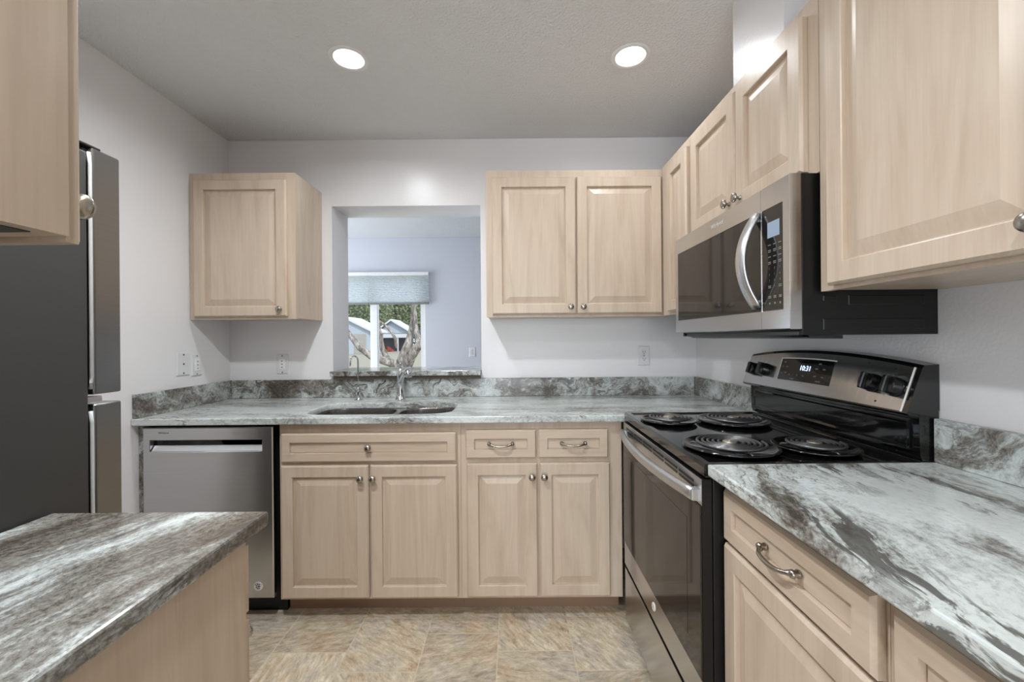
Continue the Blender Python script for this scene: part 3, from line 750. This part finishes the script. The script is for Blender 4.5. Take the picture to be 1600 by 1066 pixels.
# bowed handle
b = NB(); pts = []
for k in range(25):
    s = -1+2*k/24; pts.append(fr(w_/2+s*(w_/2-.022), .842, .038+.034*(1-s*s)))
tube(b, pts, .0175, 14, ell=.62, axis=(0, 0, 1))
for s in (-1, 1):
    c1 = fr(w_/2+s*(w_/2-.026), .842, .0262); rects(b, F(c1, fr.u, fr.v, fr.w), [(-.012, .012, -.015, .015, 0), (-.012, .012, -.014, .014, .016)])
build('handle', b, M['handle_steel'], od)
b = NB(); lathe(b, F(fr(w_/2, .318, .0262), fr.u, fr.v, fr.w), [(.014, 0), (.014, .002), (.0125, .003), (.011, .0022), (.0005, .0024)], 24); bd = build('badge', b, M['logo'], od)
b = NB(); letters(b, 'GE', .013, F(fr(w_/2, .318, .0289), fr.u, fr.v, fr.w)); build('lettering', b, M['print_grey'], bd)
b = NB(); rects(b, fr, [(0, w_, .035, .250, 0), (0, w_, .035, .250, .0235)]); sd = build('storage_drawer', b, M['black_matte'], t)
b = NB(); rects(b, fr, [(.0002, w_-.0002, .0352, .2498, .0236), (.0002, w_-.0002, .0352, .2498, .0238), (.002, w_-.002, .037, .248, .0246)]); build('drawer_front', b, M['steel'], sd)
b = NB(); rects(b, fr, [(.004, w_-.004, .251, .267, -.0), (.004, w_-.004, .251, .267, .004)]); build('drawer_gap', b, M['black_plastic'], t)

# ------------------------------------------------------------------ microwave
t = thing('microwave', (.90, -1.04, 1.26), 'stainless over-the-range microwave with curved handle under the short cabinet', 'microwave')
MY0, MY1, MZ0, MZ1, MX = -.664, -1.410, 1.274, 1.6755, .715
b = NB(); box(b, .7465, XR-.001, MY1, MY0, 1.258, MZ1, .002); hs = build('housing', b, M['black_matte'], t)
for y0_, z0_, z1_, x0_, x1_ in ((0, 1.345, 1.36, .80, .835), (0, 1.335, 1.36, .865, 1.06), (0, 1.272, 1.300, .80, 1.06)):
    e = NB(); rects(e, FB(x0_, MY1, z0_), [(0, x1_-x0_, 0, z1_-z0_, .0002), (.002, x1_-x0_-.002, .002, z1_-z0_-.002, .0014)], False, True); build('embossed_panel', e, M['black_matte'], hs)
fr = FR(.7455, MY0, MZ0); W_ = MY0-MY1; H_ = MZ1-MZ0; SP = .624
b = NB(); rects(b, fr, [(0, SP-.0003, 0, H_, 0), (0, SP-.0003, 0, H_, .0285), (.002, SP-.0008, .002, H_-.002, .0305), (.026, SP-.0025, .052, H_-.064, .0305), (.027, SP-.0035, .053, H_-.065, .0285)]); dr = build('door', b, M['steel'], t)
b = NB(); rects(b, fr, [(.0275, SP-.0045, .0535, H_-.0655, .0286), (.0275, SP-.0045, .0535, H_-.0655, .0306)]); gp = build('glass', b, M['mw_glass'], dr)
b = NB(); rects(b, fr, [(SP+.0003, W_, 0, H_, 0), (SP+.0003, W_, 0, H_, .0285), (SP+.0008, W_-.0005, .002, H_-.002, .0305), (SP+.0025, W_-.026, .052, H_-.064, .0305), (SP+.0035, W_-.027, .053, H_-.065, .0285)]); cp = build('control_column', b, M['steel'], t)
b = NB(); rects(b, fr, [(SP+.0045, W_-.0275, .0535, H_-.0655, .0286), (SP+.0045, W_-.0275, .0535, H_-.0655, .0306)]); KP = b
b = NB(); rects(b, fr, [(.655, .707, .254, .297, .0308), (.655, .707, .254, .297, .0312)]); LCD = b
b = NB()
digits = ['1', '2', '3', '4', '5', '6', '7', '8', '9', '', '0', '']
for r_ in range(8):
    for c_ in range(3):
        u = .663+c_*.0225; v = .234-r_*.0165
        if r_ >= 4 and digits[(r_-4)*3+c_]: letters(b, digits[(r_-4)*3+c_], .0085, F(fr(u, v, .0308), fr.u, fr.v, fr.w))
        else:
            wd = .012
            for q in ((.0,) if r_ % 2 == 0 else (.0022, -.0022)): rects(b, fr, [(u-wd/2, u+wd/2, v+q-.0011, v+q+.0011, .0307), (u-wd/2, u+wd/2, v+q-.0011, v+q+.0011, .0309)])
for u in (.663, .6855, .708):
    for v in (.088, .092): rects(b, fr, [(u-.006, u+.006, v-.0012, v+.0012, .0307), (u-.006, u+.006, v-.0012, v+.0012, .0309)])
    lathe(b, F(fr(u, .072, .0307), fr.u, fr.v, fr.w), [(.0032, 0), (.0032, .0003), (.0005, .0003)], 10)
merge(KP, b, 1); kp = build('keypad', KP, [M['mw_glass'], M['print_grey']], cp); build('display', LCD, M['lcd'], kp)
b = NB(); pts = []
for k in range(21):
    s = -1+2*k/20; pts.append(fr(.606-.002*(1-s*s), .199+s*.134, .033+.046*(1-s*s)))
tube(b, pts, .0225, 16, ell=.42, axis=(0, 1, 0))
for s in (-1, 1):
    c1 = fr(.606, .199+s*.122, .0307); rects(b, F(c1, fr.u, fr.v, fr.w), [(-.011, .011, -.009, .009, 0), (-.011, .011, -.008, .008, .008)])
build('handle', b, M['handle_steel'], dr)
b = NB(); letters(b, 'Whirlpool', .021, F(fr(.370, .372, .0306), fr.u, fr.v, fr.w)); build('logo', b, M['logo'], dr)
b = NB(); loft(b, [[Vector((x, y, z)) for x, z in ((.735, 1.2735), (.7462, 1.2735), (.7462, 1.2585), (.86, 1.2575), (.86, 1.248), (.775, 1.252))] for y in (MY0-.03, MY1+.012)]); build('bottom_vent', b, M['black_plastic'], t)

# ------------------------------------------------------------------ outlets and plates
def outlet(fr, label, cat='outlet', w=.070, h=.115, kind='duplex'):
    t = thing('outlet' if kind != 'blank' else 'wall_plate', fr(0, 0, 0), label, cat)
    b = NB(); rects(b, fr, [(-w/2, w/2, -h/2, h/2, .0005), (-w/2, w/2, -h/2, h/2, .003), (-w/2+.004, w/2-.004, -h/2+.004, h/2-.004, .0065)]); pl = build('cover_plate', b, M['plate'], t)
    if kind == 'duplex':
        for dz in (.0195, -.0195):
            b = NB(); loft(b, [[fr(x, y+dz, .0066) for x, y in rrect(-.0165, .0165, -.014, .014, .009, 5)], [fr(x, y+dz, .0082) for x, y in rrect(-.016, .016, -.0135, .0135, .009, 5)]]); rc = build('receptacle', b, M['plate'], t)
            b = NB()
            for u in (-.0065, .0065): rects(b, fr, [(u-.0013, u+.0013, dz-.001, dz+.008, .0083), (u-.0013, u+.0013, dz-.001, dz+.008, .0086)])
            lathe(b, F(fr(0, dz-.0075, .0083), fr.u, fr.v, fr.w), [(.0027, 0), (.0027, .0003), (.0003, .0003)], 10); build('slot', b, M['ink'], rc)
        zs = (0,)
    elif kind == 'rocker':
        b = NB(); rects(b, fr, [(-.0165, .0165, -.033, .033, .0066), (-.0165, .0165, -.033, .033, .009), (-.015, .015, -.031, .031, .010)]); build('insert', b, M['white'], t)
        b = NB()
        for dz in (.018, 0, -.018): rects(b, fr, [(-.004, .004, dz-.004, dz+.003, .0101), (-.004, .004, dz-.004, dz+.003, .0104)])
        build('slot', b, M['print_grey'], t); zs = (h/2-.010, -h/2+.010)
    else:
        zs = (h/2-.012, 0, -h/2+.012)
    for dz in zs:
        b = NB(); lathe(b, F(fr(0, dz, .0066), fr.u, fr.v, fr.w), [(.0042, 0), (.0042, .0012), (.0005, .0016)], 10); build('screw', b, M['ink'] if kind == 'blank' else M['print_grey'], t)
outlet(FL(XL, -.358, 1.140), 'square wall plate with three dark screws on the left wall', 'wall plate', .085, .118, 'blank')
outlet(FL(XL, -.268, 1.130), 'white electrical outlet on the left wall nearest the corner', 'outlet', .070, .115, 'rocker')
outlet(FB(-1.371, 0, 1.115), 'white outlet on the back wall under the left wall cabinet', 'outlet', .068, .118, 'rocker')
outlet(FB(.783, 0, 1.147), 'white duplex outlet on the back wall near the right corner', 'outlet', .070, .115, 'duplex')
outlet(FB(-.471, YW, 1.10), 'small white outlet on the dining room wall beyond the pass-through', 'outlet', .072, .115, 'duplex')

# ------------------------------------------------------------------ shades on the dining window
def shade(x0, x1, label):
    t = thing('cellular_shade', ((x0+x1)/2, YW-.04, 1.665), label, 'blind', 'pleated window shades')
    build('head_rail', bx(x0, x1, YW-.062, YW-.012, 2.000, 2.040, .003), M['white'], t)
    b = NB(); n = 16; z1, z0 = 1.9995, 1.690
    loops = []
    for k in range(2*n+1):
        z = z1+(z0-z1)*k/(2*n); o_ = .010 if k % 2 else .0
        loops.append([Vector((x0, YW-.040-o_, z)), Vector((x1, YW-.040-o_, z))])
    loft(b, loops, False, False, False, False); build('pleats', b, M['shade'], t)
    build('bottom_rail', bx(x0+.002, x1-.002, YW-.056, YW-.026, 1.665, 1.6895, .003), M['print_grey'], t)
shade(-2.66, -1.6695, 'half-lowered pleated white shade on the left pane of the far window')
shade(-1.6685, -.968, 'half-lowered pleated white shade on the right pane of the far window')

# ------------------------------------------------------------------ street beyond the window
M['grass'] = plain('dry_lawn', srgb(134, 126, 108), .9)
M['bark'] = None
m, nt, p = mat('bark'); n1 = noise(nt, mapping(nt, (14, 14, 3)), 1.0, 6, .7)
nt.links.new(ramp(nt, n1.outputs['Fac'], [(.35, srgb(70, 62, 56)), (.5, srgb(128, 118, 110)), (.66, srgb(186, 178, 170))]), p.inputs['Base Color']); sv(p, Roughness=.9); bump(nt, p, n1.outputs['Fac'], .8, .03); M['bark'] = m
def leafmat(name, c1, c2):
    m, nt, p = mat(name); n1 = noise(nt, mapping(nt), .9, 4, .7)
    nt.links.new(ramp(nt, n1.outputs['Fac'], [(.35, c1), (.65, c2)]), p.inputs['Base Color']); sv(p, Roughness=.6); return m
M['leaf'] = leafmat('oak_leaves', srgb(72, 84, 58), srgb(140, 148, 108))
M['siding'] = plain('pale_siding', srgb(160, 168, 178), .7)
M['roof'] = plain('pale_roof', srgb(190, 192, 196), .6)
M['garage'] = plain('beige_door', srgb(150, 146, 140), .6)
M['shadow_in'] = plain('carport_interior', srgb(70, 72, 78), .9)
M['car'] = plain('red_car_paint', srgb(150, 60, 48), .25)
M['carglass'] = plain('dark_car_glass', srgb(30, 34, 40), .1)
M['tyre'] = plain('tyre_rubber', srgb(25, 25, 25), .8)
b = NB(); g = [[b.verts.new((x, y, z)) for x in (-90, 90)] for y, z in ((2.62, -.35), (8, -.4), (75, -1.35), (190, -1.5))]
for a_, c_ in zip(g, g[1:]): face(b, [a_[0], a_[1], c_[1], c_[0]])
struct('ground', b, M['grass'])
def px(xp, yp, d):
    u, w = xp-800.56, yp-529.22; u, w = u-.0085*w, .0085*u+w
    return Vector((u/648.87*d, d-2.4784, 1.2555-w/648.87*d))
def path(pts, d): return [px(540+a/5.92, 420+c/5.92, d+dd) for a, c, dd in pts]
tr = thing('oak_tree', px(619, 590, 13.5), 'twisting multi-limbed oak tree close outside the far window', 'tree')
D_ = 13.5
b = NB(); k_ = D_/648.87/5.92
def limb(pts, widths):
    P = path(pts, D_); Q = []; Rr = []
    for i in range(len(P)-1):
        for s in range(4):
            f_ = s/4; Q.append(P[i].lerp(P[i+1], f_)); Rr.append((widths[i]+(widths[i+1]-widths[i])*f_)*k_/2)
    Q.append(P[-1]); Rr.append(widths[-1]*k_/2)
    tube(b, Q, Rr, 12)
limb([(520, 1250, 0), (515, 1050, 0), (520, 940, 0), (500, 880, 0)], [190, 150, 150, 120])
limb([(505, 920, 0), (420, 870, -.1), (250, 820, -.2), (130, 730, -.3), (30, 600, -.3), (-60, 470, -.3)], [95, 80, 62, 56, 44, 40])
limb([(480, 905, 0), (390, 840, .2), (340, 740, .3), (322, 640, .3), (300, 480, .4), (290, 300, .4)], [70, 60, 48, 42, 28, 20])
limb([(510, 900, 0), (545, 790, 0), (585, 690, .1), (612, 560, .2), (632, 420, .3), (625, 250, .3)], [110, 92, 80, 58, 44, 40])
limb([(560, 920, 0), (600, 830, -.2), (655, 735, -.3), (720, 680, -.3), (830, 620, -.3)], [100, 84, 80, 72, 60])
limb([(670, 720, -.3), (668, 640, -.2), (650, 520, -.1), (640, 380, 0), (660, 220, 0)], [60, 50, 36, 30, 26])
limb([(470, 740, .6), (462, 650, .6), (420, 580, .6), (350, 510, .6), (290, 470, .6)], [30, 28, 26, 22, 16])
build('trunk', b, M['bark'], tr)
def leaves(c, rx, ry, rz, n, s, seed):
    rnd = random.Random(seed); b = NB()
    for i in range(n):
        while True:
            p = Vector((rnd.uniform(-1, 1), rnd.uniform(-1, 1), rnd.uniform(-1, 1)))
            if .25 < p.length < 1: break
        p = Vector((c[0]+p.x*rx, c[1]+p.y*ry, c[2]+p.z*rz))
        u = Vector((rnd.uniform(-1, 1), rnd.uniform(-1, 1), rnd.uniform(-1, 1))).normalized(); v = u.orthogonal().normalized()
        q = s*rnd.uniform(.6, 1.3)
        face(b, [b.verts.new(p+u*q), b.verts.new(p+v*q*.6), b.verts.new(p-u*q), b.verts.new(p-v*q*.6)])
    return b
c = px(600, 430, 14.5); build('foliage', leaves((c.x, c.y, c.z), 2.6, 1.6, .75, 1500, .09, 3), M['leaf'], tr, recalc=False)
# background trees
for i, (xp, yp, d, r, lb) in enumerate(((556, 486, 116, 10.5, 'bushy green tree behind the house with the garage'), (605, 482, 132, 12.5, 'bushy green tree behind the gable of the far house'), (652, 490, 148, 15, 'bushy green tree right of the far house'), (500, 488, 164, 17, 'bushy green tree at the far left of the street'))):
    c = px(xp, yp, d); gz = -1.4
    t = thing('leafy_tree', (c.x, c.y, gz), lb, 'tree', 'trees across the street')
    build('foliage', leaves(c, r, min(r*.6, 6.5), r*.75, 7000, r*.036, 10+i), M['leaf'], t, recalc=False)
    b = NB(); tube(b, [(c.x, c.y, gz), (c.x+.2, c.y, gz+3), (c.x, c.y, c.z)], [.5, .4, .2], 8); build('trunk', b, M['bark'], t)
# house with the garage door, left
d = 74; y_ = d-2.4784
P = lambda xp, yp: px(xp, yp, d)
t = thing('house', (P(548, 553).x, y_+3, P(548, 553).z), 'pale blue house with beige garage door across the street', 'house')
zb = P(560, 554).z; ze = P(576, 517).z; x1_ = P(577, 530).x; x0_ = P(500, 530).x; zr = P(541, 497).z; xm = (x0_+x1_)/2
b = NB(); prism(b, [(x0_, y_, zb), (x1_, y_, zb), (x1_, y_, ze), (xm, y_, ze+(zr-ze)*.95), (x0_, y_, ze)], (0, 8, 0)); build('wall', b, M['siding'], t)
b = NB(); prism(b, [(x0_-.8, y_-.5, ze-.35), (xm, y_-.5, zr-.05), (x1_+.8, y_-.5, ze-.35), (x1_+.8, y_-.5, ze-.05), (xm, y_-.5, zr+.3), (x0_-.8, y_-.5, ze-.05)], (0, 9, 0)); build('roof', b, M['roof'], t)
g0, g1 = P(553, 540), P(572, 522); b = NB(); rects(b, FB(g0.x, y_-.02, zb+.05), [(0, g1.x-g0.x, 0, g1.z-zb-.05, 0), (0, g1.x-g0.x, 0, g1.z-zb-.05, .05)])
for k in range(1, 4): rects(b, FB(g0.x, y_-.07, zb+.05+(g1.z-zb)*k/4), [(.1, g1.x-g0.x-.1, 0, .05, 0), (.1, g1.x-g0.x-.1, 0, .05, .03)])
build('garage_door', b, M['garage'], t)
# house with the gable and carport, right
d = 92; y_ = d-2.4784
x0_, x1_ = P(588, 520).x, P(640, 520).x; zb = P(610, 552).z; ze = P(600, 521).z; zr = P(612, 502).z; xm = P(612, 502).x
t = thing('house', ((x0_+x1_)/2, y_+4, zb), 'white-roofed house with gable and dark carport behind the oak', 'house')
b = NB(); prism(b, [(x0_, y_, ze), (x1_, y_, ze), (xm, y_, zr)], (0, 6, 0)); build('gable', b, M['siding'], t)
b = NB(); prism(b, [(x0_-.6, y_-.8, ze-.1), (xm, y_-.8, zr+.05), (x1_+.6, y_-.8, ze-.1), (x1_+.6, y_-.8, ze+.25), (xm, y_-.8, zr+.45), (x0_-.6, y_-.8, ze+.25)], (0, 7.5, 0)); build('roof', b, M['roof'], t)
box(b := NB(), x0_, x1_, y_+3, y_+3.3, zb, ze-.01); build('carport_wall', b, M['shadow_in'], t)
build('beam', bx(x0_, x1_, y_-.3, y_+.1, ze-1.0, ze-.12), M['roof'], t)
for xx in (x0_+.15, P(622, 540).x, x1_-.15): build('post', bx(xx-.12, xx+.12, y_-.2, y_+.05, zb, ze-1.01), M['roof'], t)
# parked car
cc = P(606, 552); t = thing('car', (cc.x, y_-1.6, zb), 'small red car parked in front of the carport', 'car')
b = NB(); s = 1.0
prof = [(-2.0, .35), (-2.05, .8), (-1.5, .95), (-.9, 1.42), (.7, 1.45), (1.35, .98), (2.0, .85), (2.05, .35)]
prism(b, [(cc.x+x*.8, y_-2.4, zb+z) for x, z in prof], (0, 1.6, 0)); build('car_body', b, M['car'], t)
b = NB(); prism(b, [(cc.x+x*.8, y_-2.43, zb+z) for x, z in ((-1.2, 1.0), (-.8, 1.34), (.6, 1.37), (1.1, 1.0))], (0, .02, 0)); build('car_window', b, M['carglass'], t)
for x in (-1.1, 1.1):
    for yy in (y_-2.45, y_-1.0):
        b = NB(); lathe(b, FB(cc.x+x, yy+.2, zb+.33), [(.33, 0), (.33, .2), (.2, .21), (.001, .21)], 16); build('wheel', b, M['tyre'], t)
